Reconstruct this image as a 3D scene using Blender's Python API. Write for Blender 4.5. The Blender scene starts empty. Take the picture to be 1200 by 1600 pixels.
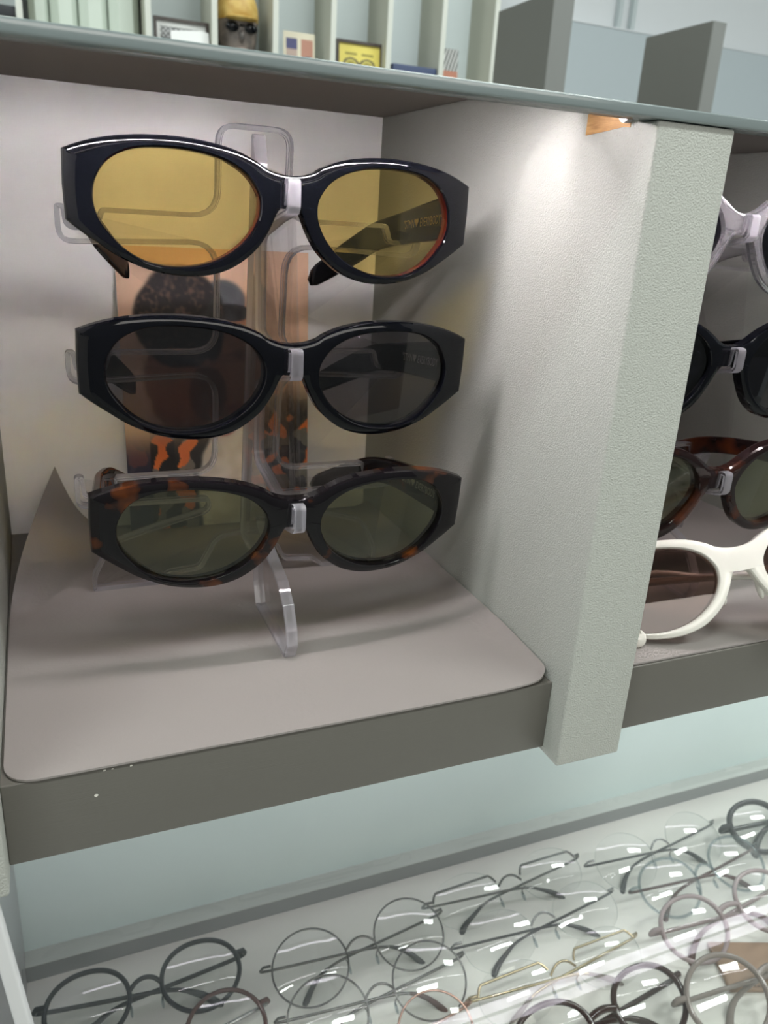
import bpy, bmesh, math, random
def expc(x): return math.exp(max(-60, min(60, x)))
from mathutils import Vector, Matrix, noise

# ------------------------------------------------------------------ camera, world, lights
S = 0.69          # the drafting unit of this script, in metres (the compartment is 0.3 units = 207 mm wide)
scene = bpy.context.scene
col = scene.collection
random.seed(7)

CAM = Vector((0.03413125723, -0.34094193647, 0.25539793492))
cam_d = bpy.data.cameras.new('camera')
cam = bpy.data.objects.new('camera', cam_d); col.objects.link(cam)
R = ((0.9231012742757023, -0.3801024077905638, 0.05836263378558701),
     (0.08072589723042191, 0.33991646608032217, 0.9369845919778023),
     (-0.37598851970095837, -0.8602202948543362, 0.3444614308943759))
m3 = Matrix(R).transposed()
cam.matrix_world = Matrix.Translation(CAM * S) @ m3.to_4x4()
cam_d.sensor_fit = 'VERTICAL'; cam_d.sensor_height = 24.0
cam_d.lens = 1257.976 / 1600 * 24.0
cam_d.clip_start = 0.01; cam_d.clip_end = 60
cam_d.dof.use_dof = True; cam_d.dof.focus_distance = 0.44 * S; cam_d.dof.aperture_fstop = 15.0
scene.camera = cam

scene.view_settings.view_transform = 'Standard'
scene.view_settings.look = 'None'
scene.view_settings.exposure = 0.0
scene.view_settings.gamma = 1.0
scene.view_settings.use_curve_mapping = False
try:
    scene.cycles.max_bounces = 14; scene.cycles.transparent_max_bounces = 40
    scene.cycles.transmission_bounces = 10; scene.cycles.glossy_bounces = 6; scene.cycles.diffuse_bounces = 4
    scene.cycles.sample_clamp_indirect = 4.0
except Exception: pass

world = bpy.data.worlds.new('shop_world'); scene.world = world; world.use_nodes = True
world.node_tree.nodes['Background'].inputs[0].default_value = (0.90, 0.95, 1.0, 1)
world.node_tree.nodes['Background'].inputs[1].default_value = 0.10

def area(name, loc, size, power, color, rot=(0, 0, 0)):
    d = bpy.data.lights.new(name, 'AREA'); d.shape = 'RECTANGLE'; d.size = size[0] * S; d.size_y = size[1] * S
    d.energy = power; d.color = color
    o = bpy.data.objects.new(name, d); col.objects.link(o)
    o.location = Vector(loc) * S; o.rotation_euler = rot
    return o
# ceiling panels of the shop
CEIL = [(-1.3, -1.3), (1.6, -1.3), (-1.3, 1.6), (1.6, 1.6), (3.6, 0.2)]
for (x, y) in CEIL:
    area('ceiling_lamp', (x, y, 2.72), (1.5, 0.35), 23.0, (0.93, 1.0, 0.97))
# soft fill behind the camera, added to brighten the compartments
FRONT_FILL = [(1.20, .50)]
for (z, h) in FRONT_FILL:
    area('front_fill_light', (.5, -2.35, z), (2.6, h), 9.5, (1.0, .965, .90), (math.radians(90), 0, 0))
LED_E, LED_LOW_E = 205.0, 7.5

# ------------------------------------------------------------------ materials
def mat(name, color=(.5, .5, .5), rough=.5, metal=0, spec=.5, **k):
    m = bpy.data.materials.new(name); m.use_nodes = True
    b = m.node_tree.nodes['Principled BSDF']
    b.inputs['Base Color'].default_value = (*color, 1); b.inputs['Roughness'].default_value = rough
    b.inputs['Metallic'].default_value = metal; b.inputs['Specular IOR Level'].default_value = spec
    for a, v in k.items(): b.inputs[a.replace('_', ' ')].default_value = v
    return m
def nd(m, t, **k):
    n = m.node_tree.nodes.new(t)
    for a, v in k.items(): setattr(n, a, v)
    return n
def coords(m, scale=(1, 1, 1)):
    tc = nd(m, 'ShaderNodeTexCoord'); mp = nd(m, 'ShaderNodeMapping')
    mp.inputs['Scale'].default_value = scale
    m.node_tree.links.new(tc.outputs['Object'], mp.inputs[0]); return mp
def bump(m, scale, strength, dist, mscale=(1, 1, 1), detail=3, rough=.5):
    L = m.node_tree.links; mp = coords(m, mscale); n = nd(m, 'ShaderNodeTexNoise')
    n.inputs['Scale'].default_value = scale; n.inputs['Detail'].default_value = detail; n.inputs['Roughness'].default_value = rough
    L.new(mp.outputs[0], n.inputs['Vector'])
    b = nd(m, 'ShaderNodeBump'); b.inputs['Strength'].default_value = strength; b.inputs['Distance'].default_value = dist
    L.new(n.outputs['Fac'], b.inputs['Height']); L.new(b.outputs[0], m.node_tree.nodes['Principled BSDF'].inputs['Normal'])
    return m
def mottle(m, c1, c2, scale, mscale=(1, 1, 1), lo=.35, hi=.65, detail=4):
    L = m.node_tree.links; mp = coords(m, mscale); n = nd(m, 'ShaderNodeTexNoise')
    n.inputs['Scale'].default_value = scale; n.inputs['Detail'].default_value = detail
    L.new(mp.outputs[0], n.inputs['Vector'])
    r = nd(m, 'ShaderNodeValToRGB'); r.color_ramp.elements[0].position = lo; r.color_ramp.elements[1].position = hi
    r.color_ramp.elements[0].color = (*c1, 1); r.color_ramp.elements[1].color = (*c2, 1)
    L.new(n.outputs['Fac'], r.inputs[0]); L.new(r.outputs[0], m.node_tree.nodes['Principled BSDF'].inputs['Base Color'])
    return m
def lens_mat(name, tint, refl=1.0, ior=1.5, rough=0.0):
    m = bpy.data.materials.new(name); m.use_nodes = True; nt = m.node_tree; nt.nodes.clear(); L = nt.links
    out = nd(m, 'ShaderNodeOutputMaterial'); mx = nd(m, 'ShaderNodeMixShader')
    t = nd(m, 'ShaderNodeBsdfTransparent'); t.inputs[0].default_value = (*tint, 1)
    g = nd(m, 'ShaderNodeBsdfGlossy'); g.inputs['Roughness'].default_value = rough; g.inputs[0].default_value = (refl, refl, refl, 1)
    f = nd(m, 'ShaderNodeFresnel')      # thin sheet: the back face reflects like the front face
    ge_ = nd(m, 'ShaderNodeNewGeometry'); mr = nd(m, 'ShaderNodeMapRange'); mr.inputs[3].default_value = ior; mr.inputs[4].default_value = 1 / ior
    L.new(ge_.outputs['Backfacing'], mr.inputs[0]); L.new(mr.outputs[0], f.inputs['IOR'])
    L.new(f.outputs[0], mx.inputs[0]); L.new(t.outputs[0], mx.inputs[1]); L.new(g.outputs[0], mx.inputs[2]); L.new(mx.outputs[0], out.inputs[0])
    return m
def edge_mat(name, tint, diff, k_t=.5, k_d=.3):
    "cut and polished rim of a clear sheet: part see-through, part gloss, part frosty scatter"
    m = bpy.data.materials.new(name); m.use_nodes = True; nt = m.node_tree; nt.nodes.clear(); L = nt.links
    out = nd(m, 'ShaderNodeOutputMaterial')
    t = nd(m, 'ShaderNodeBsdfTransparent'); t.inputs[0].default_value = (*tint, 1)
    g = nd(m, 'ShaderNodeBsdfGlossy'); g.inputs['Roughness'].default_value = .08
    d = nd(m, 'ShaderNodeBsdfTranslucent'); d.inputs[0].default_value = (*diff, 1)
    d2 = nd(m, 'ShaderNodeBsdfDiffuse'); d2.inputs[0].default_value = (*diff, 1)
    a = nd(m, 'ShaderNodeMixShader'); a.inputs[0].default_value = .5; L.new(d.outputs[0], a.inputs[1]); L.new(d2.outputs[0], a.inputs[2])
    b = nd(m, 'ShaderNodeMixShader'); b.inputs[0].default_value = k_d / (1 - k_t); L.new(g.outputs[0], b.inputs[1]); L.new(a.outputs[0], b.inputs[2])
    c = nd(m, 'ShaderNodeMixShader'); c.inputs[0].default_value = 1 - k_t; L.new(t.outputs[0], c.inputs[1]); L.new(b.outputs[0], c.inputs[2])
    L.new(c.outputs[0], out.inputs[0]); return m
def edge_glass(name, tint, diff, k_g=.6, k_t=.15):
    "cut rim of clear acrylic: it bends the light, with a little frosty scatter"
    m = bpy.data.materials.new(name); m.use_nodes = True; nt = m.node_tree; nt.nodes.clear(); L = nt.links
    out = nd(m, 'ShaderNodeOutputMaterial')
    g = nd(m, 'ShaderNodeBsdfGlass'); g.inputs['Roughness'].default_value = .02; g.inputs['IOR'].default_value = 1.49
    t = nd(m, 'ShaderNodeBsdfTransparent'); t.inputs[0].default_value = (*tint, 1)
    d = nd(m, 'ShaderNodeBsdfTranslucent'); d.inputs[0].default_value = (*diff, 1)
    d2 = nd(m, 'ShaderNodeBsdfDiffuse'); d2.inputs[0].default_value = (*diff, 1)
    a = nd(m, 'ShaderNodeMixShader'); a.inputs[0].default_value = .5; L.new(d.outputs[0], a.inputs[1]); L.new(d2.outputs[0], a.inputs[2])
    b = nd(m, 'ShaderNodeMixShader'); b.inputs[0].default_value = k_t / (1 - k_g); L.new(a.outputs[0], b.inputs[1]); L.new(t.outputs[0], b.inputs[2])
    c = nd(m, 'ShaderNodeMixShader'); c.inputs[0].default_value = k_g; L.new(b.outputs[0], c.inputs[1]); L.new(g.outputs[0], c.inputs[2])
    L.new(c.outputs[0], out.inputs[0]); return m
def emit(name, color, strength, beads=None):
    m = bpy.data.materials.new(name); m.use_nodes = True; nt = m.node_tree; nt.nodes.clear(); L = nt.links
    out = nd(m, 'ShaderNodeOutputMaterial'); e = nd(m, 'ShaderNodeEmission')
    e.inputs[0].default_value = (*color, 1); e.inputs[1].default_value = strength; L.new(e.outputs[0], out.inputs[0])
    if beads:      # the diodes behind the diffuser
        tc = nd(m, 'ShaderNodeTexCoord'); sp = nd(m, 'ShaderNodeSeparateXYZ'); L.new(tc.outputs['Object'], sp.inputs[0])
        mu = nd(m, 'ShaderNodeMath', operation='MULTIPLY'); mu.inputs[1].default_value = 2 * math.pi / (beads[0] * S); L.new(sp.outputs[0], mu.inputs[0])
        si = nd(m, 'ShaderNodeMath', operation='SINE'); L.new(mu.outputs[0], si.inputs[0])
        mr = nd(m, 'ShaderNodeMapRange'); mr.inputs[1].default_value = -1; mr.inputs[2].default_value = 1
        mr.inputs[3].default_value = strength * beads[1]; mr.inputs[4].default_value = strength * (2 - beads[1])
        L.new(si.outputs[0], mr.inputs[0]); L.new(mr.outputs[0], e.inputs[1])
    return m

M = {}
M['laminate'] = bump(mat('textured_laminate', (.52, .53, .485), .62, spec=.3), 1500, .75, .0007, detail=2.0)
M['taupe'] = bump(mat('taupe_board', (.140, .132, .114), .45), 90, .18, .0003, (1, 1, 30))
M['taupe_dark'] = bump(mat('taupe_ceiling_board', (.33, .30, .28), .55), 90, .12, .0003, (1, 30, 1))
M['back_white'] = mat('smooth_back_board', (.93, .90, .865), .26, spec=.6)
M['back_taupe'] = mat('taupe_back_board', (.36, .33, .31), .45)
M['mat'] = bump(mat('grey_leatherette', (.295, .268, .252), .55), 500, .35, .0003)
M['glass_edge'] = bump(mat('glass_top_edge', (.23, .27, .27), .15, spec=.6), 60, .1, .0005, (1, 6, 6))
M['wood'] = mottle(mat('bare_plywood', (.6, .35, .15), .6), (.62, .36, .14), (.42, .22, .08), 120, (1, 1, 8))
M['aqua'] = mottle(mat('aqua_back_panel', (.5, .62, .6), .4), (.70, .82, .81), (.74, .86, .85), 6)
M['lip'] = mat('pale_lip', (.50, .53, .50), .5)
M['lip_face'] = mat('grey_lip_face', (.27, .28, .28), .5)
M['tray'] = bump(mat('tray_base', (.74, .73, .68), .6), 500, .1, .0002)
M['alu'] = mat('brushed_aluminium', (.52, .52, .53), .35, .6)
M['white_metal'] = mat('white_powder_coat', (.72, .72, .72), .4)
M['black'] = mat('glossy_black_acetate', (.0022, .0026, .0042), .04, spec=.30)
M['red_edge'] = mat('red_inner_laminate', (.07, .006, .008), .12)
M['tortoise'] = mottle(mat('tortoiseshell_acetate', (.02, .01, .01), .05, spec=.35), (.005, .004, .005), (.13, .034, .006), 42 / S, lo=.57, hi=.74, detail=3)
M['tortoise_red'] = mottle(mat('reddish_tortoiseshell', (.02, .01, .01), .05, spec=.35), (.012, .006, .006), (.10, .024, .008), 36 / S, lo=.48, hi=.72, detail=3)
M['white_ac'] = mat('ivory_acetate', (.78, .75, .68), .08)
M['crystal'] = mat('crystal_acetate', (.90, .87, .92), .03, Transmission_Weight=.92, IOR=1.49)
M['lens_yellow'] = lens_mat('yellow_lens', (.95, .84, .50), 1.0)
M['lens_smoke'] = lens_mat('smoke_lens', (.46, .45, .48), 1.0)
M['lens_green'] = lens_mat('green_grey_lens', (.60, .62, .49), 1.0)
M['lens_dark'] = lens_mat('dark_lens', (.16, .16, .20), 1.0)
M['lens_brown'] = lens_mat('brown_lens', (.52, .42, .38), 1.0)
M['lens_demo'] = lens_mat('demo_lens', (.975, .978, .975), 1.0)
M['lens_rim'] = edge_mat('demo_lens_rim', (.8, .85, .83), (.75, .8, .78), .6, .2)
M['acrylic'] = lens_mat('clear_acrylic', (.985, .98, .985), 1.0, 1.40)
M['acrylic_edge'] = edge_glass('acrylic_edge', (.95, .93, .96), (.90, .87, .94), .55, .15)
M['acrylic_rim'] = edge_mat('acrylic_rim', (.95, .94, .96), (.80, .78, .84), .72, .10)
M['pane'] = lens_mat('case_glass', (.988, .99, .988), 1.0, 1.5)
M['gold'] = mat('gold_print', (.75, .58, .28), .25, 1)
M['silver_print'] = mat('silver_print', (.55, .52, .45), .3, .7)
M['gunmetal'] = mat('gunmetal_wire', (.16, .155, .15), .25, .85)
M['steel'] = mat('steel_wire', (.42, .42, .42), .2, .9)
M['rose'] = mat('rose_gold_wire', (.42, .27, .22), .25, .85)
M['gold_wire'] = mat('gold_wire', (.50, .42, .28), .25, .9)
M['matte_black'] = mat('satin_black_metal', (.015, .017, .022), .3)
M['dark_acetate'] = mat('dark_temple_acetate', (.05, .048, .05), .2)
M['brown_ac'] = mat('brown_acetate', (.09, .045, .04), .12)
M['dark_brown_ac'] = mat('dark_brown_acetate', (.035, .018, .016), .1)
M['mauve_ac'] = mat('mauve_grey_acetate', (.30, .24, .24), .12)
M['taupe_ac'] = mat('taupe_acetate', (.22, .19, .17), .12)
M['leather'] = bump(mat('tan_leather', (.33, .22, .15), .6), 400, .2, .0003)
M['pad'] = lens_mat('silicone_pad', (.70, .74, .76), 1.0, 1.4, .1)
M['led_top'] = emit('led_tube', (1.0, .93, .97), LED_E, (.012, .45))
M['led_low'] = emit('led_diffuser', (.96, .90, 1.0), LED_LOW_E, (.045, .86))
M['led_bead'] = emit('led_beads', (1.0, .98, 1.0), 13.0, (.016, .1))
M['lamp'] = emit('lamp_panel', (.95, 1.0, .98), 3.0)
M['wall'] = mat('shop_wall', (.80, .82, .84), .7)
M['wall_grey'] = mat('grey_shop_wall', (.16, .16, .165), .7)
M['shopfloor'] = mottle(mat('shop_floor', (.4, .4, .38), .4), (.36, .36, .34), (.42, .42, .40), 3)
M['shopceil'] = mat('shop_ceiling', (.75, .77, .76), .8)
M['unit_white'] = mat('cream_shelf_board', (.62, .63, .57), .6)
M['unit_side'] = mat('cream_partition', (.46, .46, .39), .6)
M['unit_back'] = mat('pale_blue_back', (.60, .66, .67), .6)
M['unit_green'] = mat('pale_green_ribs', (.58, .64, .57), .6)
M['dark_grey'] = mat('dark_grey_panel', (.125, .125, .115), .6)
M['mid_grey'] = mat('mid_grey_edge', (.23, .235, .225), .6)
M['frost'] = mat('frosted_low_panel', (.56, .62, .65), .5)

# ------------------------------------------------------------------ mesh helpers
class MB:
    def __init__(s): s.v = []; s.f = []; s.mi = []; s.k = 0
    def add(s, vs, fs, mi=0):
        o = len(s.v); s.v += [tuple(v) for v in vs]
        for f in fs: s.f.append(tuple(i + o for i in f)); s.mi.append(mi)
        return s
    def box(s, a, b, mi=0):
        x0, y0, z0 = a; x1, y1, z1 = b
        return s.add([(x0, y0, z0), (x1, y0, z0), (x1, y1, z0), (x0, y1, z0), (x0, y0, z1), (x1, y0, z1), (x1, y1, z1), (x0, y1, z1)],
                     [(3, 2, 1, 0), (4, 5, 6, 7), (0, 1, 5, 4), (1, 2, 6, 5), (2, 3, 7, 6), (3, 0, 4, 7)], mi)
    def prism(s, poly, axis, a, b, mi=0, mi_side=None):
        "poly of 2D points, extruded along axis 0/1/2 from a to b"
        n = len(poly); vs = []
        for t in (a, b):
            for (p, q) in poly:
                vs.append((t, p, q) if axis == 0 else (p, t, q) if axis == 1 else (p, q, t))
        s.add(vs, [tuple(range(n)), tuple(range(2 * n - 1, n - 1, -1))], mi)
        o = len(s.v) - 2 * n
        for i in range(n):
            j = (i + 1) % n
            s.f.append((o + i, o + i + n, o + j + n, o + j)); s.mi.append(mi if mi_side is None else mi_side)
        return s
    def tube(s, pts, r, closed=False, n=10, mi=0, flat=1.0, up=None):
        pts = [Vector(p) for p in pts]; N = len(pts); rs = r if isinstance(r, (list, tuple)) else [r] * N
        vs = []; prev = None
        for i, p in enumerate(pts):
            a = pts[i - 1] if (i > 0 or closed) else p; b = pts[(i + 1) % N] if (i < N - 1 or closed) else p
            t = (b - a).normalized()
            u = Vector(up) if up else (prev if prev is not None else Vector((0, 0, 1)))
            x = u.cross(t)
            if x.length < 1e-4: x = Vector((1, 0, 0)).cross(t)
            if x.length < 1e-4: x = Vector((0, 1, 0)).cross(t)
            x.normalize(); y = t.cross(x).normalized(); prev = y
            for k in range(n):
                a_ = 2 * math.pi * k / n
                vs.append(p + x * math.cos(a_) * rs[i] * flat + y * math.sin(a_) * rs[i])
        fs = []
        for i in range(N if closed else N - 1):
            j = (i + 1) % N
            for k in range(n): l = (k + 1) % n; fs.append((i * n + k, i * n + l, j * n + l, j * n + k))
        if not closed: fs += [tuple(range(n - 1, -1, -1)), tuple((N - 1) * n + k for k in range(n))]
        return s.add(vs, fs, mi)
    def ball(s, c, r, mi=0, nu=14, nv=9):
        c = Vector(c); r = r if isinstance(r, tuple) else (r, r, r); vs = []; fs = []
        for j in range(nv + 1):
            th = math.pi * j / nv
            for i in range(nu):
                ph = 2 * math.pi * i / nu
                vs.append((c.x + r[0] * math.sin(th) * math.cos(ph), c.y + r[1] * math.sin(th) * math.sin(ph), c.z + r[2] * math.cos(th)))
        for j in range(nv):
            for i in range(nu): k = (i + 1) % nu; fs.append((j * nu + i, (j + 1) * nu + i, (j + 1) * nu + k, j * nu + k))
        return s.add(vs, fs, mi)

def build(name, mb, mats, parent=None, bevel=0, smooth=30, world_xyz=False, merge=True):
    me = bpy.data.meshes.new(name)
    off = Vector((0, 0, 0))
    if world_xyz and parent is not None: off = Vector(parent['_o'])
    me.from_pydata([(Vector(v) - off) * S for v in mb.v], [], mb.f)
    for m in (mats if isinstance(mats, (list, tuple)) else [mats]): me.materials.append(m)
    me.polygons.foreach_set('material_index', mb.mi)
    bm = bmesh.new(); bm.from_mesh(me)
    if merge: bmesh.ops.remove_doubles(bm, verts=bm.verts, dist=2e-6)
    bmesh.ops.recalc_face_normals(bm, faces=bm.faces)
    if bevel:
        ed = [e for e in bm.edges if len(e.link_faces) == 2 and e.calc_face_angle(0) > .5]
        bmesh.ops.bevel(bm, geom=ed, offset=bevel * S, segments=3, affect='EDGES', profile=.5)
    bm.to_mesh(me); bm.free()
    if smooth:
        me.shade_smooth(); me.set_sharp_from_angle(angle=math.radians(smooth))
    o = bpy.data.objects.new(name, me); col.objects.link(o)
    if parent is not None: o.parent = parent
    return o
def tag(o, label=None, cat=None, group=None, kind=None):
    if label: o['label'] = label
    if cat: o['category'] = cat
    if group: o['group'] = group
    if kind: o['kind'] = kind
    return o
def thing(name, label, cat, loc=(0, 0, 0), rot=(0, 0, 0), group=None, kind=None):
    o = bpy.data.objects.new(name, None); col.objects.link(o); o.empty_display_size = .01
    o.location = Vector(loc) * S; o.rotation_euler = rot; o['_o'] = tuple(loc)
    return tag(o, label, cat, group, kind)
def catmull(pts, closed=True, seg=6):
    n = len(pts); out = []
    for i in range(n if closed else n - 1):
        p0 = pts[(i - 1) % n] if closed or i > 0 else pts[0]
        p1 = pts[i]; p2 = pts[(i + 1) % n]; p3 = pts[(i + 2) % n] if closed or i + 2 < n else pts[-1]
        for k in range(seg):
            t = k / seg; t2 = t * t; t3 = t2 * t
            out.append(tuple(.5 * (2 * b + (c - a) * t + (2 * a - 5 * b + 4 * c - d) * t2 + (3 * b - a - 3 * c + d) * t3)
                             for a, b, c, d in zip(p0, p1, p2, p3)))
    if not closed: out.append(tuple(pts[-1]))
    return out
def fillet(pts, seg=5):
    "pts: (p, q, radius) -> polygon with rounded corners"
    out = []; n = len(pts)
    for i in range(n):
        p = Vector(pts[i][:2]); r = pts[i][2] if len(pts[i]) > 2 else 0
        a = Vector(pts[i - 1][:2]) - p; b = Vector(pts[(i + 1) % n][:2]) - p
        if r <= 0 or a.length < 1e-7 or b.length < 1e-7: out.append(tuple(p)); continue
        ang = a.angle(b, 0)
        if ang < .05 or ang > 3.09: out.append(tuple(p)); continue
        d = min(r / math.tan(ang / 2), a.length * .49, b.length * .49)
        s0 = p + a.normalized() * d; s1 = p + b.normalized() * d
        for k in range(seg + 1):
            t = k / seg; q = s0 * (1 - t) ** 2 + p * 2 * t * (1 - t) + s1 * t * t; out.append(tuple(q))
    return out

# ------------------------------------------------------------------ the shop around
def struct(name, a, b, m):
    return tag(build(name, MB().box(a, b), m), kind='structure')
RX0, RX1, RY0, RY1, RZ0, RZ1 = -3.2, 5.4, -3.2, 3.9, -1.30, 2.80
struct('floor', (RX0, RY0, RZ0 - .05), (RX1, RY1, RZ0), M['shopfloor'])
struct('ceiling', (RX0, RY0, RZ1), (RX1, RY1, RZ1 + .05), M['shopceil'])
struct('wall_back', (RX0, RY1, RZ0), (RX1, RY1 + .05, RZ1), M['wall'])
struct('wall_front', (RX0, RY0 - .05, RZ0), (RX1, RY0, RZ1), M['wall_grey'])
struct('wall_left', (RX0 - .05, RY0, RZ0), (RX0, RY1, RZ1), M['wall'])
struct('wall_right', (RX1, RY0, RZ0), (RX1 + .05, RY1, RZ1), M['wall'])

# ------------------------------------------------------------------ the display cabinet
W, D, H, T_, PR, TH, ZB = .300, .3183, .329, .0459, .0151, .0459, -.0560 + .009
FZ = -T_
x_r0 = W + TH; x_r1 = x_r0 + W
cab = thing('display_cabinet', 'grey and off-white open display cabinet with two compartments of sunglasses', 'display cabinet', (W / 2, .15, FZ))
def cp(name, mb, m, **k): return build(name, mb, m, cab, world_xyz=True, **k)
for (xa, xb) in ((0, W), (x_r0, x_r1)):
    cp('shelf_board', MB().box((xa, 0, FZ), (xb, D + .012, 0)), M['taupe'], bevel=.0009)
cp('back_board', MB().box((0, D, 0), (W, D + .012, H)), M['back_white'])
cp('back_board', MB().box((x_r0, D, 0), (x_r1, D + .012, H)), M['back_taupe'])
for xa in (-TH, W, x_r1):
    cp('divider_panel', MB().prism([(-PR, ZB - .003), (D + .012, ZB - .003), (D + .012, .3292), (.172, .3292), (0, .3112), (0, .3035), (-PR, .3035)], 0, xa, xa + TH), M['laminate'], bevel=.0016)
top = MB().prism([(0, .3108), (.172, .329), (D + .012, .329), (D + .012, .3335), (.172, .3335), (0, .3113)], 0, -TH, x_r1 + TH)
cp('top_board', top, M['taupe_dark'])
ge = cp('glass_trim', MB().box((-TH, -PR - .002, .3038), (x_r1 + TH, -.002, .3088)), M['glass_edge'], bevel=.0009)
ge['label'] = 'pale green polished glass edge along the top'
cp('trim_underside', MB().box((-TH, -.002, .3044), (x_r1 + TH, .0015, .3100)), M['taupe_dark'])
for (xa, xb) in ((0, W), (x_r0, x_r1)):
    cp('led_cutoff_lip', MB().box((xa + .003, .0452, .3139), (xb - .033, .0459, .3157)), M['alu'])  # unseen lip, added to hold LED light off the upper back boards
    cp('led_strip', MB().prism([(.040, .3124), (.040, .3150), (.043, .3153)], 0, xa + .004, xb - .034), M['led_top'])
cp('led_end_cap', MB().tube([(W - .004, .0055, .3075), (W - .0003, .0055, .3075)], .0042, n=16), M['alu'])
pw = cp('bare_wood_patch', MB().prism([(.0045, .3015), (.010, .3020), (.026, .3008), (.0395, .3000), (.0395, .3110), (.0045, .3110)], 0, W - .0004, W + .001), M['wood'])
pw['label'] = 'orange bare wood where the laminate is cut away'
# small chips in the fascia edge
for (x, z, s_) in ((.0409, -.0150, .0014), (.0455, -.0014, .0008), (.0493, -.0014, .0006), (.0578, -.0016, .0008)):
    mb = MB(); pts = [(x + s_ * math.cos(a) * random.uniform(.6, 1.2), z + s_ * .6 * math.sin(a) * random.uniform(.6, 1.2)) for a in [i * math.pi / 4 for i in range(8)]]
    mb.prism(pts, 1, -.00018, .0002); cp('edge_chip', mb, M['white_ac'])

# low display case
ZT, ZG = -.4474, -.384
YL0, YL1, ZL = .294, .3124, -.429
XC0, XC1, YC0 = -.055, 1.25, -.27
case = thing('display_case', 'low glass-topped display case full of optical frames', 'display case', (.5, 0, RZ0))
def sp_(name, mb, m, **k): return build(name, mb, m, case, world_xyz=True, **k)
sp_('case_body', MB().box((XC0, YC0, RZ0), (XC1, YL1 + .09, ZT - .012)), M['white_metal'])
sp_('tray', MB().box((XC0, YC0, ZT - .012), (XC1, YL0 + .001, ZT)), M['tray'])
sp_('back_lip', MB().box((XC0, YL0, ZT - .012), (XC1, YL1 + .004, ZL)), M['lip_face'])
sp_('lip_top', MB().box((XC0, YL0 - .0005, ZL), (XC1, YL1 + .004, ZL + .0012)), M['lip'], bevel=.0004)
sp_('back_panel', MB().box((XC0, YL1, ZL), (XC1, YL1 + .09, FZ - .012)), M['aqua'])
sp_('cabinet_support', MB().box((XC0, YL1, FZ - .012), (XC1, YL1 + .06, FZ - .0003)), M['alu'])
sp_('glass_top', MB().box((XC0 + .030, YC0, ZG), (XC1, .258, ZG + .014)), M['pane'])
sp_('front_rail', MB().box((XC0, YC0 - .02, ZT - .012), (XC1, YC0, ZG + .012)), M['alu'], bevel=.001)
led_h = sp_('led_housing', MB().box((XC0 + .01, .266, FZ - .0055), (XC1, .292, FZ - .0002)), M['alu'])
sp_('led_diffuser', MB().box((XC0 + .012, .2725, FZ - .0068), (XC1 - .004, .2855, FZ - .0055)), M['led_low'])
sp_('led_bead_strip', MB().box((XC0 + .04, .030, FZ - .002), (XC1 - .01, .0345, FZ - .0002)), M['led_bead'])
# side upright at the left end
sp_('side_post', MB().box((-.060, -.06, ZT - .012), (-.0275, .312, FZ - .004)), M['alu'], bevel=.004)
sp_('side_rail', MB().prism([(-0.0002, 0.0048), (0.0107, -0.1090), (0.0045, -0.1059), (-0.0030, -0.0236)], 1, -.068, -.0605), M['white_metal'], bevel=.001)

# ------------------------------------------------------------------ leatherette mats
def make_mat(name, label, x0, x1, y0, y1, curl, group):
    nx, ny = 60, 60; mb = MB(); th = .0011
    def edge(y):   # left edge: pushed in and curled up towards the back
        t = max(0, (y - .16) / (.303 - .16)); return .0015 + .034 * t ** 2.2, .0565 * t ** 2.0
    rc = .014
    def pos(i, j, top):
        u = i / nx; v = j / ny; y = y0 + (y1 - y0) * v
        xl, zl = edge(y) if curl else (x0, 0)
        xa = xl if curl else x0
        x = xa + (x1 - xa) * u; dx = x - xa
        z = zl * math.exp(-(dx / .014) ** 1.1) if curl else 0
        if curl: z += .0085 * math.exp(-(x1 - x) / .016) * (.55 + .45 * min(1, v * 5))
        # rounded corners
        for (cx, cy, sx, sy) in ((xa + rc, y0 + rc, -1, -1), (x1 - rc, y0 + rc, 1, -1)):
            ax, ay = (x - cx) * sx, (y - cy) * sy
            if ax > 0 and ay > 0:
                l = max(ax, ay); d = math.hypot(ax, ay)
                if d > 1e-9: x = cx + sx * ax * l / d; y = cy + sy * ay * l / d
        return (x, y, .0006 + z + (th if top else 0))
    for top in (0, 1):
        mb.v += [pos(i, j, top) for j in range(ny + 1) for i in range(nx + 1)]
    n = (nx + 1) * (ny + 1)
    for j in range(ny):
        for i in range(nx):
            a = j * (nx + 1) + i; q = (a, a + 1, a + nx + 2, a + nx + 1)
            mb.f.append(q[::-1]); mb.f.append(tuple(k + n for k in q)); mb.mi += [0, 0]
    rim = [i for i in range(nx + 1)] + [j * (nx + 1) + nx for j in range(1, ny + 1)] + [ny * (nx + 1) + i for i in range(nx - 1, -1, -1)] + [j * (nx + 1) for j in range(ny - 1, 0, -1)]
    for k in range(len(rim)):
        a, b = rim[k], rim[(k + 1) % len(rim)]; mb.f.append((a, b, b + n, a + n)); mb.mi.append(0)
    return tag(build(name, mb, M['mat'], merge=False, smooth=50), label, 'shelf mat')
make_mat('shelf_mat', 'grey leatherette shelf mat with its back left corner curled up', 0, .2992, -.0012, .304, True, None)
make_mat('shelf_mat', 'flat grey leatherette shelf mat under the white sunglasses', x_r0 + .001, x_r1 - .001, .0008, .312, False, None)

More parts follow.
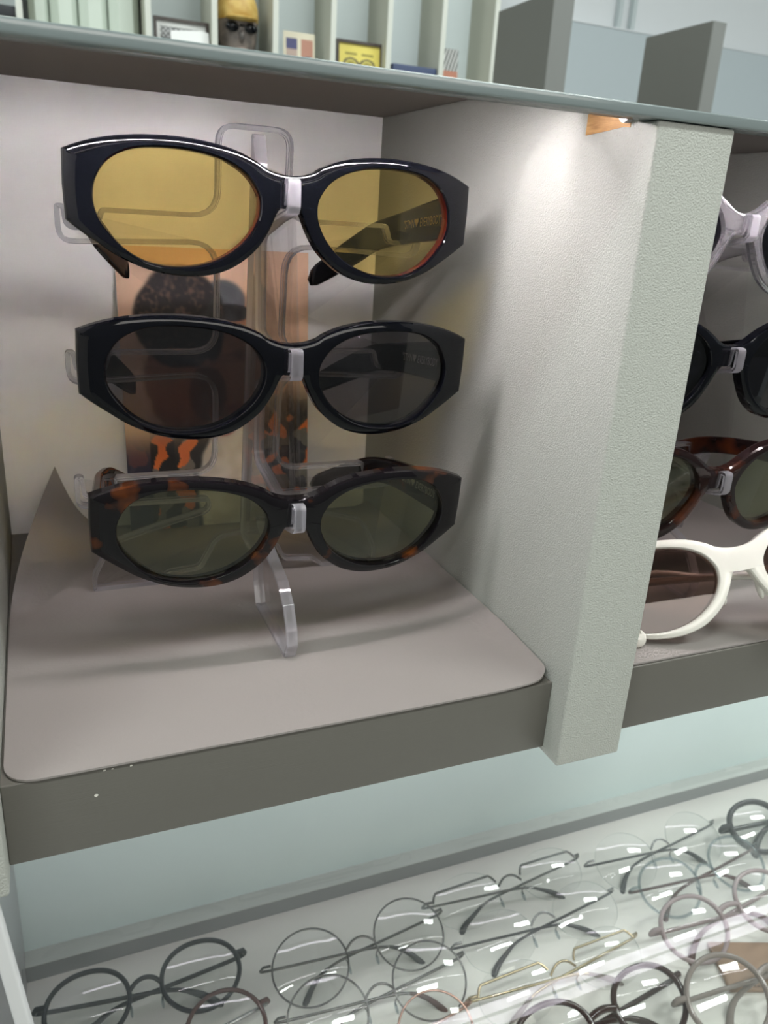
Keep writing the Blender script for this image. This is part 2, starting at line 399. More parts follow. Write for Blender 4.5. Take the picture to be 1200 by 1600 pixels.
# ------------------------------------------------------------------ acrylic stands
def rimmed(poly, t0, t1, put, w=.0027, web=.0018):
    "moulded sheet: thin web with a raised rim all round; put(p, q, t) places a point"
    n = len(poly); area2 = sum(poly[i][0] * poly[(i + 1) % n][1] - poly[(i + 1) % n][0] * poly[i][1] for i in range(n))
    sg = 1 if area2 > 0 else -1; ins = []
    for i in range(n):
        a = Vector(poly[i - 1]); p = Vector(poly[i]); b = Vector(poly[(i + 1) % n])
        d1 = (p - a); d2 = (b - p)
        if d1.length < 1e-9: d1 = d2
        if d2.length < 1e-9: d2 = d1
        d1.normalize(); d2.normalize()
        n1 = Vector((-d1.y, d1.x)) * sg; n2 = Vector((-d2.y, d2.x)) * sg
        m = (n1 + n2); m = m.normalized() if m.length > 1e-6 else n1
        ins.append(p + m * w / max(.55, m.dot(n1)))
    mb = MB(); rows = [(poly, t0), (ins, t0), (ins, t0 + web), (ins, t1 - web), (ins, t1), (poly, t1)]
    for pl, t in rows: mb.v += [put(p[0], p[1], t) for p in pl]
    def band(r1, r2, mi):
        for i in range(n):
            j = (i + 1) % n; mb.f.append((r1 * n + i, r1 * n + j, r2 * n + j, r2 * n + i)); mb.mi.append(mi)
    band(0, 1, 2); band(1, 2, 1); band(3, 4, 1); band(4, 5, 2); band(5, 0, 1)
    mb.f.append(tuple(2 * n + i for i in range(n))); mb.mi.append(0)
    mb.f.append(tuple(3 * n + i for i in range(n))); mb.mi.append(0)
    return mb
def make_stand(loc, rotz, label):
    t = thing('acrylic_eyewear_stand', label, 'eyewear stand', loc, (0, 0, rotz))
    half = [(0, .298, 0), (.0225, .298, .015), (.0225, .249, .014), (.087, .249, .004), (.0905, .239, .003), (.104, .239, .003), (.1052, .250, .003), (.111, .250, .003), (.111, .2285, .009),
            (.0225, .2317, .015), (.0225, .168, .014), (.087, .168, .004), (.0905, .157, .003), (.104, .157, .003), (.1052, .168, .003), (.111, .168, .003), (.111, .1465, .009),
            (.0225, .1508, .015), (.0225, .0848, .014), (.087, .0848, .003), (.0905, .0725, .003), (.104, .0725, .003), (.1052, .0865, .003), (.111, .0865, .003), (.111, .0635, .007),
            (.026, .0625, .004), (.027, .056, .004), (.060, .047, .01), (.092, .037, .02), (.104, .012, .02), (.104, 0, .002), (.060, 0, .003), (.052, .0065, .006), (.030, .0085, .008), (.018, .033, .012), (0, .034, 0)]
    full = half + [(-x, z, r) for (x, z, r) in half[-2:0:-1]]
    poly = fillet(full)
    lean = lambda z: .192 - .12 * z
    mb = rimmed(poly, 0, .0065, lambda x, z, y: (x, y + lean(z), z))
    build('back_plate', mb, [M['acrylic'], M['acrylic_edge'], M['acrylic_rim']], t, smooth=40)
    def seat(zc, yt, root_t, root_b, low):     # one forward arm with its upturned hook, listed from its top root to its bottom root
        return [(.1445, root_t, .006), (yt + .021, zc + .0024, .004), (yt + .0082, zc + .0024, .001), (yt + .0072, zc + .0132, .002), (yt, zc + .0132, .003), (yt, zc - .0005, .003), (yt + .003, zc - .0035, .003), (low[0], low[1], .008), (.1445, root_b, .008)]
    fin = [(.150, .293, .006), (.1445, .280, 0)] + seat(.2553, .0775, .268, .238, (.105, .2475)) \
        + seat(.172, .0665, .184, .152, (.10, .1625)) + [(.1475, .11, 0)] + seat(.089, .0552, .103, .062, (.10, .076)) \
        + [(.125, .055, .010), (.112, .0497, .010), (.088, .0432, .008), (.074, .033, .006), (.066, .020, .005), (.0645, .010, .004), (.070, 0, .003), (.142, 0, .003), (.149, .016, .004), (.150, .032, .004), (.1885, .034, 0), (.1555, .293, .003)]
    mb = rimmed(fillet(fin), -.0033, .0033, lambda y, z, x: (x, y, z), .0024, .0016)
    build('front_fin', mb, [M['acrylic'], M['acrylic_edge'], M['acrylic_rim']], t, smooth=40)
    return t
XC = .1575
make_stand((XC, 0, .0018), 0, 'clear acrylic stand holding three sunglasses in front of the photo card')
XR = .4625
make_stand((XR, -.003, .0018), 0, 'clear acrylic stand half hidden by the divider in the right compartment')

# ------------------------------------------------------------------ sunglasses
OUT_A = dict(
    top=[(0, .0164), (.0065, .0170), (.013, .0190), (.018, .0220), (.0275, .0258), (.040, .0283), (.055, .0295), (.070, .0291), (.082, .0277), (.0925, .0255), (.1009, .0228), (.1078, .0199)],
    side=[(.1083, .0045), (.1078, -.0116)],
    bot=[(.1078, -.0116), (.101, -.0166), (.094, -.0213), (.084, -.0275), (.0707, -.0327), (.0575, -.0349), (.044, -.0346), (.032, -.0313), (.023, -.0258), (.0156, -.0189), (.0100, -.0100), (.0063, -.0019), (.0035, .0012), (0, .0024)])
LENS_A = [(.0154, .0018), (.0170, .0078), (.0228, .0150), (.0327, .0204), (.0465, .0234), (.063, .0239), (.0768, .0220), (.0873, .0165), (.0932, .0082), (.0949, 0), (.0938, -.0072), (.0900, -.0140),
          (.0813, -.0232), (.070, -.0290), (.0565, -.0305), (.043, -.0285), (.0315, -.0232), (.0222, -.0153), (.0166, -.006)]
OUT_B = dict(
    top=[(0, .0150), (.006, .0158), (.012, .0182), (.018, .0222), (.026, .0268), (.037, .0310), (.052, .0335), (.068, .0335), (.083, .0310), (.095, .0275), (.1065, .0235)],
    side=[(.108, .012), (.106, .001)],
    bot=[(.106, .001), (.100, -.010), (.093, -.021), (.082, -.0305), (.069, -.0360), (.055, -.0375), (.042, -.0355), (.031, -.0302), (.022, -.0225), (.0150, -.0120), (.0105, -.0035), (.0055, .0025), (0, .0042)])
LENS_B = [(.0175, .000), (.0200, .0105), (.027, .0190), (.038, .0250), (.052, .0275), (.067, .0265), (.080, .0220), (.090, .013), (.0935, .002), (.0905, -.010), (.084, -.020), (.073, -.0275), (.059, -.031), (.045, -.0290), (.033, -.0230), (.0235, -.0130)]
KW = .86
def wrap(v): return (v[0], v[1] + KW * v[0] ** 2, v[2])

def ring_front(out, lens, C, T, b_in=.0010, b_out=.0022, rec=.0020, ridge=.0002):
    "half front: a ring between the lens outline and the outer outline, mirrored"
    top = catmull(out['top'], False, 5); bot = catmull(out['bot'], False, 5)
    side = [(out['side'][0][0], out['side'][0][1])]
    n_s = 5; a = top[-1]; b = out['side'][0]; c = bot[0]
    sd = [tuple(a[k] + (b[k] - a[k]) * t / n_s for k in (0, 1)) for t in range(1, n_s)] + [b] + [tuple(b[k] + (c[k] - b[k]) * t / n_s for k in (0, 1)) for t in range(1, n_s)]
    O = top + sd + bot
    z0, z1 = bot[-1][1], top[0][1]
    cen = [(0, z0 + (z1 - z0) * t / 6) for t in range(1, 6)]
    NO = len(O); O = O + cen; N = len(O)
    LP = catmull(lens, True, 8)
    def hit(d):
        best = None
        for i in range(len(LP)):
            p = Vector(LP[i]) - Vector(C); q = Vector(LP[(i + 1) % len(LP)]) - Vector(C); e = q - p
            den = d.x * e.y - d.y * e.x
            if abs(den) < 1e-12: continue
            t = (p.x * e.y - p.y * e.x) / den; s = (p.x * d.y - p.y * d.x) / den
            if t > 0 and -1e-6 <= s <= 1 + 1e-6 and (best is None or t > best): best = t
        return Vector(C) + d * best
    rings = []
    for j in range(N):
        o = Vector(O[j]); d = (o - Vector(C)).normalized(); l = hit(d)
        central = j >= NO
        if central: n = Vector((0, 0)); bo = 0
        else:
            a = Vector(O[j - 1]) if j > 0 else Vector((-O[1][0], O[1][1])); b = Vector(O[j + 1]) if j < NO - 1 else Vector((-O[NO - 2][0], O[NO - 2][1]))
            tg = (b - a).normalized(); n = Vector((-tg.y, tg.x)); bo = b_out
            if n.dot(o - Vector(C)) < 0: n = -n
            # in sharp corners keep the inset from crossing
        i1 = o - n * bo; i2 = o - n * bo * .3
        e = d * b_in; mid = (l + e) * .5 + i1 * .5
        w = min(1, (o - l).length / .012)
        rings.append([(l.x, T, l.y), (l.x, rec + .0012, l.y), (l.x, rec, l.y), (l.x + e.x * .5, rec * .25, l.y + e.y * .5), (l.x + e.x, 0, l.y + e.y), (mid.x, -ridge * w, mid.y), (i1.x, 0 + (0 if central else .0002), i1.y),
                      (i2.x, 0 if central else b_out * .38, i2.y), (o.x, 0 if central else b_out, o.y), (o.x, T if central else T - .001, o.y), (i2.x, T, i2.y)])
    P = len(rings[0]); mb = MB()
    for sgn in (1, -1):
        base = len(mb.v)
        for rg in rings: mb.v += [wrap((x * sgn, y, z)) for (x, y, z) in rg]
        for j in range(N):
            k = (j + 1) % N
            for p in range(P):
                q = (p + 1) % P; f = [base + j * P + p, base + k * P + p, base + k * P + q, base + j * P + q]
                if all(abs(mb.v[v][0]) < 1e-6 for v in f): continue
                mb.f.append(tuple(f if sgn > 0 else f[::-1])); mb.mi.append(1 if p in (0, 1) else 0)
    # drop collapsed quads
    return mb, LP
def lens_mesh(LP, C, y, th, sgn, grow=1.012):
    mb = MB(); N = len(LP); RG = 7; layers = []
    for yy in (y, y + th):
        ids = []
        for r in range(RG + 1):
            f = r / RG * grow
            for (px, pz) in LP:
                x = C[0] + (px - C[0]) * f; z = C[1] + (pz - C[1]) * f
                mb.v.append(wrap((sgn * x, yy + .8 * (z - C[1]) ** 2 - .0006, z)))
        layers.append(len(mb.v))
    n1 = (RG + 1) * N
    for L_ in (0, 1):
        o = L_ * n1
        for r in range(RG):
            for i in range(N):
                j = (i + 1) % N; mb.f.append((o + r * N + i, o + r * N + j, o + (r + 1) * N + j, o + (r + 1) * N + i)); mb.mi.append(0)
    for i in range(N):
        j = (i + 1) % N; mb.f.append((RG * N + i, RG * N + j, n1 + RG * N + j, n1 + RG * N + i)); mb.mi.append(0)
    return mb
def strip_temple(sgn, top, bot, xo, th, nseg=40, r=.25):
    "temple: rounded slab swept along y; top/bot/xo are tables over y"
    def itp(tb, y):
        if y <= tb[0][0]: return tb[0][1]
        for (a, b) in zip(tb, tb[1:]):
            if y <= b[0]:
                t = (y - a[0]) / (b[0] - a[0]); return a[1] + (b[1] - a[1]) * t
        return tb[-1][1]
    ysm = lambda tb, y: sum(itp(tb, y + d) for d in (-.006, -.003, 0, .003, .006)) / 5
    y0, y1 = top[0][0], top[-1][0]; mb = MB(); secs = []
    for i in range(nseg + 1):
        t = i / nseg; y = y0 + (y1 - y0) * t
        zt, zb, x = ysm(top, y), ysm(bot, y), ysm(xo, y)
        e = max(0, (y - (y1 - .010)) / .010); sc = math.sqrt(max(0.0004, 1 - e * e))   # rounded end
        zc = (zt + zb) / 2; h = (zt - zb) / 2 * sc; w = th / 2 * (1 - .45 * t) * (.35 + .65 * sc)
        # section is tilted where the tip bends down
        sec = []
        for k in range(16):
            a = 2 * math.pi * (k + .5) / 16; ca, sa = math.cos(a), math.sin(a); pw = .38
            sec.append((sgn * (x - th / 2 + w * math.copysign(abs(ca) ** pw, ca)), y, zc + h * math.copysign(abs(sa) ** pw, sa)))
        secs.append(sec)
    for s_ in secs: mb.v += s_
    for i in range(nseg):
        for k in range(16): l = (k + 1) % 16; mb.f.append((i * 16 + k, i * 16 + l, (i + 1) * 16 + l, (i + 1) * 16 + k)); mb.mi.append(0)
    mb.f += [tuple(range(15, -1, -1)), tuple(nseg * 16 + k for k in range(16))]; mb.mi += [0, 0]
    return mb
def text_mesh(body, size):
    cu = bpy.data.curves.new('lettering', 'FONT'); cu.body = body; cu.size = size; cu.resolution_u = 2
    ob = bpy.data.objects.new('lettering', cu); col.objects.link(ob)
    dg = bpy.context.evaluated_depsgraph_get(); dg.update()
    me = bpy.data.meshes.new_from_object(ob.evaluated_get(dg))
    vs = [tuple(v.co) for v in me.vertices]; fs = [tuple(p.vertices) for p in me.polygons]
    bpy.data.objects.remove(ob); bpy.data.curves.remove(cu); bpy.data.meshes.remove(me)
    return vs, fs
TOP_A = [(.0075, .0185), (.033, .0137), (.059, .0087), (.09, .0022), (.111, -.003), (.122, -.008), (.138, -.0185), (.155, -.031), (.168, -.041)]
BOT_A = [(.0075, -.0080), (.010, -.0082), (.029, -.0102), (.064, -.0137), (.092, -.0172), (.110, -.0215), (.130, -.033), (.150, -.0445), (.168, -.0545)]
XO_A = [(.0, .1072), (.03, .1062), (.085, .1015), (.105, .0965), (.125, .090), (.145, .079), (.168, .066)]
TOP_B = [(.0075, .0215), (.033, .0155), (.059, .0095), (.09, .0030), (.111, -.003), (.122, -.008), (.138, -.0185), (.155, -.031), (.168, -.041)]
BOT_B = [(.0075, .0020), (.029, -.0010), (.064, -.0060), (.092, -.0120), (.110, -.0180), (.130, -.030), (.150, -.043), (.168, -.0525)]

def sunglasses(name, label, loc, rot, shape, m_frame, m_lens, m_inner=None, lettering=None, group=None, nose=None, fold=False, T=.0088):
    out, lens = (OUT_A, LENS_A) if shape == 'A' else (OUT_B, LENS_B)
    C = (.056, -.003) if shape == 'A' else (.056, -.003)
    t = thing(name, label, 'sunglasses', loc, rot, group)
    mb, LP = ring_front(out, lens, C, T)
    build('frame_front', mb, [m_frame, m_inner or m_frame], t, smooth=24)
    for s_ in (-1, 1):
        build('lens', lens_mesh(LP, C, .0035, .0022, s_), m_lens, t, smooth=60)
        tp, bt = (TOP_A, BOT_A) if shape == 'A' else (TOP_B, BOT_B)
        if not fold:
            mb = strip_temple(s_, [(y + .011 - .0075 if i == 0 else y, z) for i, (y, z) in enumerate(tp)], [(y + .011 - .0075 if i == 0 else y, z) for i, (y, z) in enumerate(bt)], XO_A, .0062)
            tm = build('temple', mb, m_frame, t, smooth=40)
            # hinge pins
            pin = MB()
            for k in range(4): pin.ball((s_ * (.1000 - .0), .0245 + .0004 * k, .0085 - k * .0036), (.0007, .0011, .0011), nu=8, nv=5)
            build('hinge_pins', pin, M['gold'], tm)
            if lettering and s_ == 1:
                tx = MB(); cur = 0; sz = .0072
                for part in ('"STMN', None, 'EVERYBODY"'):
                    if part is None:
                        hp = [(0, -.45), (-.42, .12), (-.38, .38), (-.2, .46), (0, .28), (.2, .46), (.38, .38), (.42, .12)]
                        hx = [(cur + .0022 + a * .0052, .0026 + b * .0056) for a, b in hp]
                        tx.add([(p[0], p[1], 0) for p in hx], [tuple(range(8))]); cur += .0062
                    else:
                        vs, fs = text_mesh(part, sz)
                        tx.add([(v[0] * .62 + cur, v[1], 0) for v in vs], fs); cur += max(v[0] for v in vs) * .62 + .001
                Lx = cur
                out_v = []
                for (a, b, _) in tx.v:
                    y = .022 + .004 + (Lx - a) * 1.0
                    z = (.0005 - (y - .026) * .115) + b - .001
                    tt = (y - .011) / .157; a0 = [(0, .1072), (.03, .1062), (.085, .1015), (.105, .0965)]
                    xo = next(p[1] + (q[1] - p[1]) * (y - p[0]) / (q[0] - p[0]) for p, q in zip(a0, a0[1:]) if y <= q[0])
                    xi = xo - .0031 - .0031 * (1 - .45 * tt) - .0004
                    out_v.append((xi, y, z))
                tx.v = out_v
                build('temple_lettering', tx, lettering, tm, smooth=0)
        else:
            # folded temple lies across behind the front
            path = [(s_ * .101, .0125, .010), (s_ * .098, .0175 + (.006 if s_ > 0 else 0), .008), (s_ * .06, .020 + (.007 if s_ > 0 else 0), .004), (0, .022 + (.006 if s_ > 0 else 0), -.002), (-s_ * .035, .024, -.010), (-s_ * .062, .028, -.026), (-s_ * .082, .031, -.045)]
            if s_ > 0:      # this temple's tip shows in front, under the lower left of the frame
                Ri = bpy.data.objects[t.name].rotation_euler.to_matrix().inverted()
                path = path[:4] + [tuple(Ri @ Vector(p)) for p in ((-.034, .048, -.020), (-.056, .034, -.038), (-.068, .010, -.0445))]
            pp = catmull(path, False, 6); rr = [.0085 - .0035 * min(1, i / len(pp) * 1.6) + (.0022 * max(0, (i / len(pp) - .7) / .3)) for i in range(len(pp))]
            e = MB(); e.tube(pp, rr, n=14, flat=.42, up=(0, 1, 0)); e.ball(pp[-1], (.006, .003, .006))
            build('temple', e, m_frame, t, smooth=60)
    if nose:
        for s_ in (-1, 1):
            mb = MB(); mb.ball((s_ * .0125, KW * .0125 ** 2 + T + .001, -.012), (.0022, .0045, .008))
            build('nose_pad', mb, nose, t, smooth=60)
    return t
rd = math.radians
sunglasses('sunglasses', 'black oval sunglasses with yellow lenses, top tier of the left stand', (XC, .085, .2553), (0, rd(.7), 0), 'A', M['black'], M['lens_yellow'], M['red_edge'], M['gold'])
sunglasses('sunglasses', 'black oval sunglasses with smoke grey lenses, middle tier of the left stand', (XC, .074, .172), (rd(2.0), rd(1.0), 0), 'A', M['black'], M['lens_smoke'], None, M['silver_print'])
sunglasses('sunglasses', 'dark tortoiseshell sunglasses with green-grey lenses, lowest tier of the left stand', (XC, .063, .089), (rd(4.5), rd(1.1), 0), 'A', M['tortoise'], M['lens_green'], None, M['silver_print'])
sunglasses('sunglasses', 'clear crystal sunglasses with dark lenses, top tier behind the divider', (XR, .082, .2553), (0, 0, 0), 'B', M['crystal'], M['lens_dark'], None)
sunglasses('sunglasses', 'round black sunglasses, middle tier in the right compartment', (XR, .071, .172), (rd(2), 0, 0), 'B', M['black'], M['lens_dark'], None)
sunglasses('sunglasses', 'reddish tortoiseshell sunglasses, lowest tier in the right compartment', (XR, .060, .089), (rd(4.5), 0, 0), 'B', M['tortoise_red'], M['lens_green'], None)
sunglasses('sunglasses', 'ivory white sunglasses with brown lenses lying folded on the shelf', (0.4446, 0.0092, .052), (rd(-30), rd(-13), rd(-20)), 'A', M['white_ac'], M['lens_brown'], None, None, fold=True, nose=M['white_ac'])

# ------------------------------------------------------------------ photo card on the back board
def card_colour(u, v):
    "printed picture: two people in profile on a sandy backdrop; u right 0..1, v down 0..1"
    n = noise.noise((u * 14, v * 20, 1.3)); n2 = noise.noise((u * 45, v * 66, 7.7)); n3 = noise.noise((u * 7, v * 10, 4.1))
    def ell(cx, cy, rx, ry, e=.10, wob=.06): return 1 / (1 + expc(-(1 - math.hypot((u - cx) / rx, (v - cy) / ry) + wob * n) / e * 3))
    def mixc(a, b, t): return tuple(x + (y - x) * t for x, y in zip(a, b))
    c = mixc((.86, .55, .37), (.90, .64, .40), v)
    c = mixc(c, (.52, .38, .30), .3 * max(0, 1 - u * 2.2))
    c = mixc(c, (.015, .018, .05), 1 / (1 + expc(-(v - .66 + .25 * max(0, u - .3)) * 40)) * (1 if u < .25 else .2))
    # plaid coat on the right and left
    pl = 1 / (1 + expc(-((v - .50) - .18 * abs(u - .86)) * 50)) if u > .72 else 0
    orange, blk, olive = (.80, .20, .05), (.012, .012, .014), (.17, .15, .10)
    pat = blk if math.sin(u * 26 + n * 3) + .6 * math.sin(v * 31 + n3 * 4) < .1 else (orange if math.sin(v * 42 + n * 2 + 1) > -.2 else olive)
    pat = mixc(pat, (.30, .26, .19), .25 * max(0, n2))
    c = mixc(c, pat, pl)
    # neck and face on the right
    c = mixc(c, (.33, .15, .085), ell(.60, .42, .145, .25))
    c = mixc(c, (.52, .25, .15), .7 * ell(.63, .22, .075, .08, .3))
    c = mixc(c, (.16, .06, .035), .8 * ell(.64, .36, .06, .02, .3)); c = mixc(c, (.20, .05, .04), .8 * ell(.62, .56, .08, .02, .3))
    c = mixc(c, (.11, .12, .13), ell(.53, .175, .12, .075)); c = mixc(c, (.03, .03, .035), ell(.57, .215, .12, .03))
    # man on the left: face then hair
    c = mixc(c, (.30, .115, .06), ell(.32, .44, .21, .20))
    c = mixc(c, (.30, .13, .07), .6 * ell(.20, .40, .06, .10, .4)); c = mixc(c, (.09, .03, .02), .7 * ell(.28, .375, .05, .015, .4))
    hair = ell(.305, .235, .235, .175, .045, .05)
    c = mixc(c, mixc((.014, .011, .011), (.10, .055, .04), max(0, n2 * 1.4)), hair)
    c = mixc(c, (.014, .011, .011), ell(.47, .27, .06, .12))
    # beard shade, shoulders
    c = mixc(c, (.035, .02, .02), .75 * ell(.44, .50, .10, .10))
    sh = 1 / (1 + expc(-(v - .62 - .45 * (u - .42) ** 2 + (0 if u < .42 else .35 * (u - .42))) * 45)) if u < .55 else 0
    coat = blk if math.sin(u * 44 + n * 2.5) + .5 * math.sin(v * 30 + n3) < .15 else (orange if math.sin(v * 38 + n3 * 3) > .1 else (.20, .18, .16))
    c = mixc(c, coat, sh * (1 if u > .12 else .1))
    # white shirt
    shirt = ell(.565, .88, .19, .27, .05)
    c = mixc(c, mixc((.90, .85, .82), (.74, .68, .64), .5 + .5 * math.sin(u * 30 + v * 18 + n * 3)), shirt)
    c = mixc(c, (.50, .10, .07), .85 * ell(.52, .625, .07, .035, .1))
    return c
def printed_card(name, label, cat, w, h, loc, rot, fn, nx, ny, th=.0008, rough=.35):
    mb = MB(); mb.box((-w / 2, 0, 0), (w / 2, th, h))
    root = build(name, mb, mat('card_stock', (.7, .69, .66), .6)); root.location = Vector(loc) * S; root.rotation_euler = rot
    tag(root, label, cat)
    g = MB(); cs = []
    for j in range(ny + 1):
        for i in range(nx + 1):
            g.v.append((-w / 2 + w * i / nx, -.00025, h * (1 - j / ny))); cs.append(fn(i / nx, j / ny))
    for j in range(ny):
        for i in range(nx): a = j * (nx + 1) + i; g.f.append((a, a + nx + 1, a + nx + 2, a + 1)); g.mi.append(0)
    m = mat(name + '_ink', (1, 1, 1), rough); at = nd(m, 'ShaderNodeAttribute', attribute_name='ink')
    m.node_tree.links.new(at.outputs['Color'], m.node_tree.nodes['Principled BSDF'].inputs['Base Color'])
    pr = build('printed_picture', g, m, root, smooth=0, merge=False)
    ca = pr.data.color_attributes.new('ink', 'FLOAT_COLOR', 'POINT')
    for i, c in enumerate(cs): ca.data[i].color = (max(0, c[0]), max(0, c[1]), max(0, c[2]), 1)
    return root
printed_card('photo_card', 'printed photo card of two people, leaning behind the clear stand', 'photo card', .1495, .222, (.1640, .2965, .0025), (rd(-4.0), 0, 0), card_colour, 150, 220)

# ------------------------------------------------------------------ optical frames in the low case
def lens_outline(kind, w, h):
    pts = []
    for i in range(48):
        a = 2 * math.pi * i / 48; ca, sa = math.cos(a), math.sin(a)
        e = {'round': 1.0, 'panto': .92, 'square': .72, 'oval': .95}[kind]
        x = math.copysign(abs(ca) ** e, ca) * w / 2; z = math.copysign(abs(sa) ** e, sa) * h / 2
        if kind in ('panto', 'square') and z < 0: x *= 1 - .14 * (-z / (h / 2)) ** 1.5
        pts.append((x, z))
    return pts
def optical(label, loc, yaw, kind, w, h, rim, m_rim, m_temple, style='full', tilt=-64, bridge=.022, roll=0, m_tip=None, brow=None):
    kz = 1.089
    loc = tuple(c + kz * (p - c) for p, c in zip(loc, CAM)); w *= kz; h *= kz; bridge *= kz; rim *= 1.05
    t = thing('eyeglasses', label, 'eyeglasses', loc, (rd(tilt), rd(roll), rd(yaw)), 'optical frames in the low case')
    LO = lens_outline(kind, w, h); cx = bridge / 2 + w / 2; KC = .45
    cv = lambda x, y, z: (x, y + KC * x * x + .6 * z * z, z)
    for s_ in (-1, 1):
        if style != 'rimless':
            mb = MB(); mb.tube([cv(s_ * cx + x, 0, z) for x, z in LO], rim, closed=True, n=10, flat=1.0 if rim < .002 else 1.35, up=None)
            build('rim', mb, m_rim, t, smooth=60)
        mb = MB(); N = len(LO); RG = 4
        for yy in (-.0006, .0008):
            for r in range(RG + 1):
                for (x, z) in LO: f = r / RG; mb.v.append((s_ * cx + x * f, yy + KC * (s_ * cx + x * f) ** 2 + .6 * (z * f) ** 2 - (1 - f * f) * .0052, z * f))
        n1 = (RG + 1) * N
        for L_ in (0, 1):
            for r in range(RG):
                for i in range(N): j = (i + 1) % N; o = L_ * n1; mb.f.append((o + r * N + i, o + r * N + j, o + (r + 1) * N + j, o + (r + 1) * N + i)); mb.mi.append(0)
        for i in range(N): j = (i + 1) % N; mb.f.append((RG * N + i, RG * N + j, n1 + RG * N + j, n1 + RG * N + i)); mb.mi.append(1)
        build('lens', mb, [M['lens_demo'], M['lens_rim']], t, smooth=60)
        # nose pad on its arm
        px = bridge / 2 + .001
        if style != 'plastic':
            mb = MB(); mb.tube(catmull([cv(s_ * (px + .0015), .001, -.004), (s_ * (px - .001), .007, -.006), (s_ * (px - .001), .008, -.010)], False, 4), .0006, n=6)
            build('pad_arm', mb, m_rim, t, smooth=60)
            mb = MB(); mb.ball((s_ * (px - .0015), .0085, -.0115), (.0014, .0028, .0052), nu=10, nv=7)
            build('nose_pad', mb, M['pad'], t, smooth=60)
        # end piece, hinge and folded temple
        ex = cx + w / 2; ez = h * .18
        mb = MB(); mb.tube([cv(s_ * (ex - .001), 0, ez), cv(s_ * (ex + .006), .001, ez + .001), (s_ * (ex + .008), KC * ex * ex + .007, ez)], max(rim * 1.15, .0013), n=8)
        build('end_piece', mb, m_rim, t, smooth=60)
        dy = .004 if s_ > 0 else 0
        yb = KC * ex * ex
        path = [(s_ * (ex + .008), yb + .006, ez), (s_ * (ex + .002), yb + .010 + dy, ez - .001), (s_ * .04, yb + .010 + dy, ez - .006), (-s_ * .02, yb + .011 + dy, ez - .012), (-s_ * .045, yb + .013 + dy, ez - .021), (-s_ * .062, yb + .018, -h * .38), (-s_ * .072, yb + .022, -h * .66)]
        pp = catmull(path, False, 5); nP = len(pp); k1 = int(nP * .55)
        mb = MB(); mb.tube(pp[:k1 + 1], [max(rim * .95, .0014)] * (k1 + 1), n=8)
        te = build('temple', mb, m_temple, t, smooth=60)
        mb = MB(); nn = nP - k1; mb.tube(pp[k1:], [max(rim, .0016) + .0020 * min(1, q / nn * 1.6) for q in range(nn)], n=10); mb.ball(pp[-1], max(rim, .0016) + .0020, nu=10, nv=7)
        build('temple_tip', mb, m_tip or M['dark_acetate'], te, smooth=60)
    hb = bridge / 2
    mb = MB()
    if style == 'plastic': pts = [cv(-hb - rim, 0, .006), cv(-hb * .5, -.001, .0085), cv(0, -.0015, .0092), cv(hb * .5, -.001, .0085), cv(hb + rim, 0, .006)]; rr = rim * 1.25
    else: pts = [cv(-hb - .0005, 0, .003), cv(-hb * .55, -.0025, .0085), cv(0, -.003, .0105), cv(hb * .55, -.0025, .0085), cv(hb + .0005, 0, .003)]; rr = max(rim, .0012)
    mb.tube(catmull(pts, False, 5), rr, n=8); build('bridge', mb, m_rim, t, smooth=60)
    if brow:
        for s_ in (-1, 1):
            up = [p for p in LO if p[1] > h * .12]; up.sort(key=lambda p: p[0] * s_)
            mb = MB(); mb.tube([cv(s_ * cx + x, -.0008, min(z, h * .30) + .0005) for x, z in up], .0013, n=8); build('brow_bar', mb, brow, t, smooth=60)
    return t
ZE = -.3635
optical('satin black metal eyeglasses with oval lenses, leftmost in the low case', (.0712, .178, ZE), 0, 'panto', .066, .054, .0021, M['matte_black'], M['matte_black'], 'full', bridge=.026, roll=0, m_tip=M['matte_black'])
optical('brown-rimmed eyeglasses cut off by the bottom edge, in front of the black pair', (.083, .118, ZE), 4, 'round', .064, .058, .0019, M['brown_ac'], M['steel'], 'full', bridge=.024)
optical('thin gunmetal round eyeglasses, right of the black pair', (.2561, .156, ZE), 2, 'round', .068, .062, .0009, M['gunmetal'], M['gunmetal'], 'full', bridge=.028)
optical('thin grey wire eyeglasses overlapping below the gunmetal round pair', (.2545, .106, ZE), 2, 'round', .068, .062, .0009, M['gunmetal'], M['gunmetal'], 'full', bridge=.026, m_tip=M['brown_ac'])
optical('rose gold wire eyeglasses at the bottom edge', (.240, .060, ZE), 3, 'round', .066, .060, .0010, M['rose'], M['rose'], 'full', bridge=.026, m_tip=M['taupe_ac'])
optical('rimless eyeglasses with dark green-grey bar, farthest back in the case', (.4230, .175, ZE), 2, 'oval', .072, .050, .0012, M['gunmetal'], M['gunmetal'], 'rimless', bridge=.026, brow=M['gunmetal'])
optical('rimless eyeglasses with silver bridge and slate temples, mid row', (.4290, .124, ZE), 2, 'oval', .072, .052, .0012, M['steel'], M['dark_acetate'], 'rimless', bridge=.026)
optical('pale gold rimless eyeglasses just above the light reflection', (.4164, .072, ZE), 2, 'oval', .072, .050, .0012, M['gold_wire'], M['gold_wire'], 'rimless', bridge=.026, m_tip=M['taupe_ac'], brow=M['gold_wire'])
optical('clear round rimless eyeglasses with silver bridge, back row', (.6040, .166, ZE), 2, 'round', .070, .060, .0012, M['steel'], M['dark_acetate'], 'rimless', bridge=.024)
optical('crystal-rimmed eyeglasses with brown tortoise temples', (.6240, .122, ZE), 2, 'panto', .068, .056, .0016, M['pad'], M['brown_ac'], 'full', bridge=.024, m_tip=M['brown_ac'])
optical('thick charcoal acetate eyeglasses at the right edge, back row', (.7830, .160, ZE), 2, 'panto', .070, .056, .0032, M['dark_acetate'], M['dark_acetate'], 'plastic', bridge=.024)
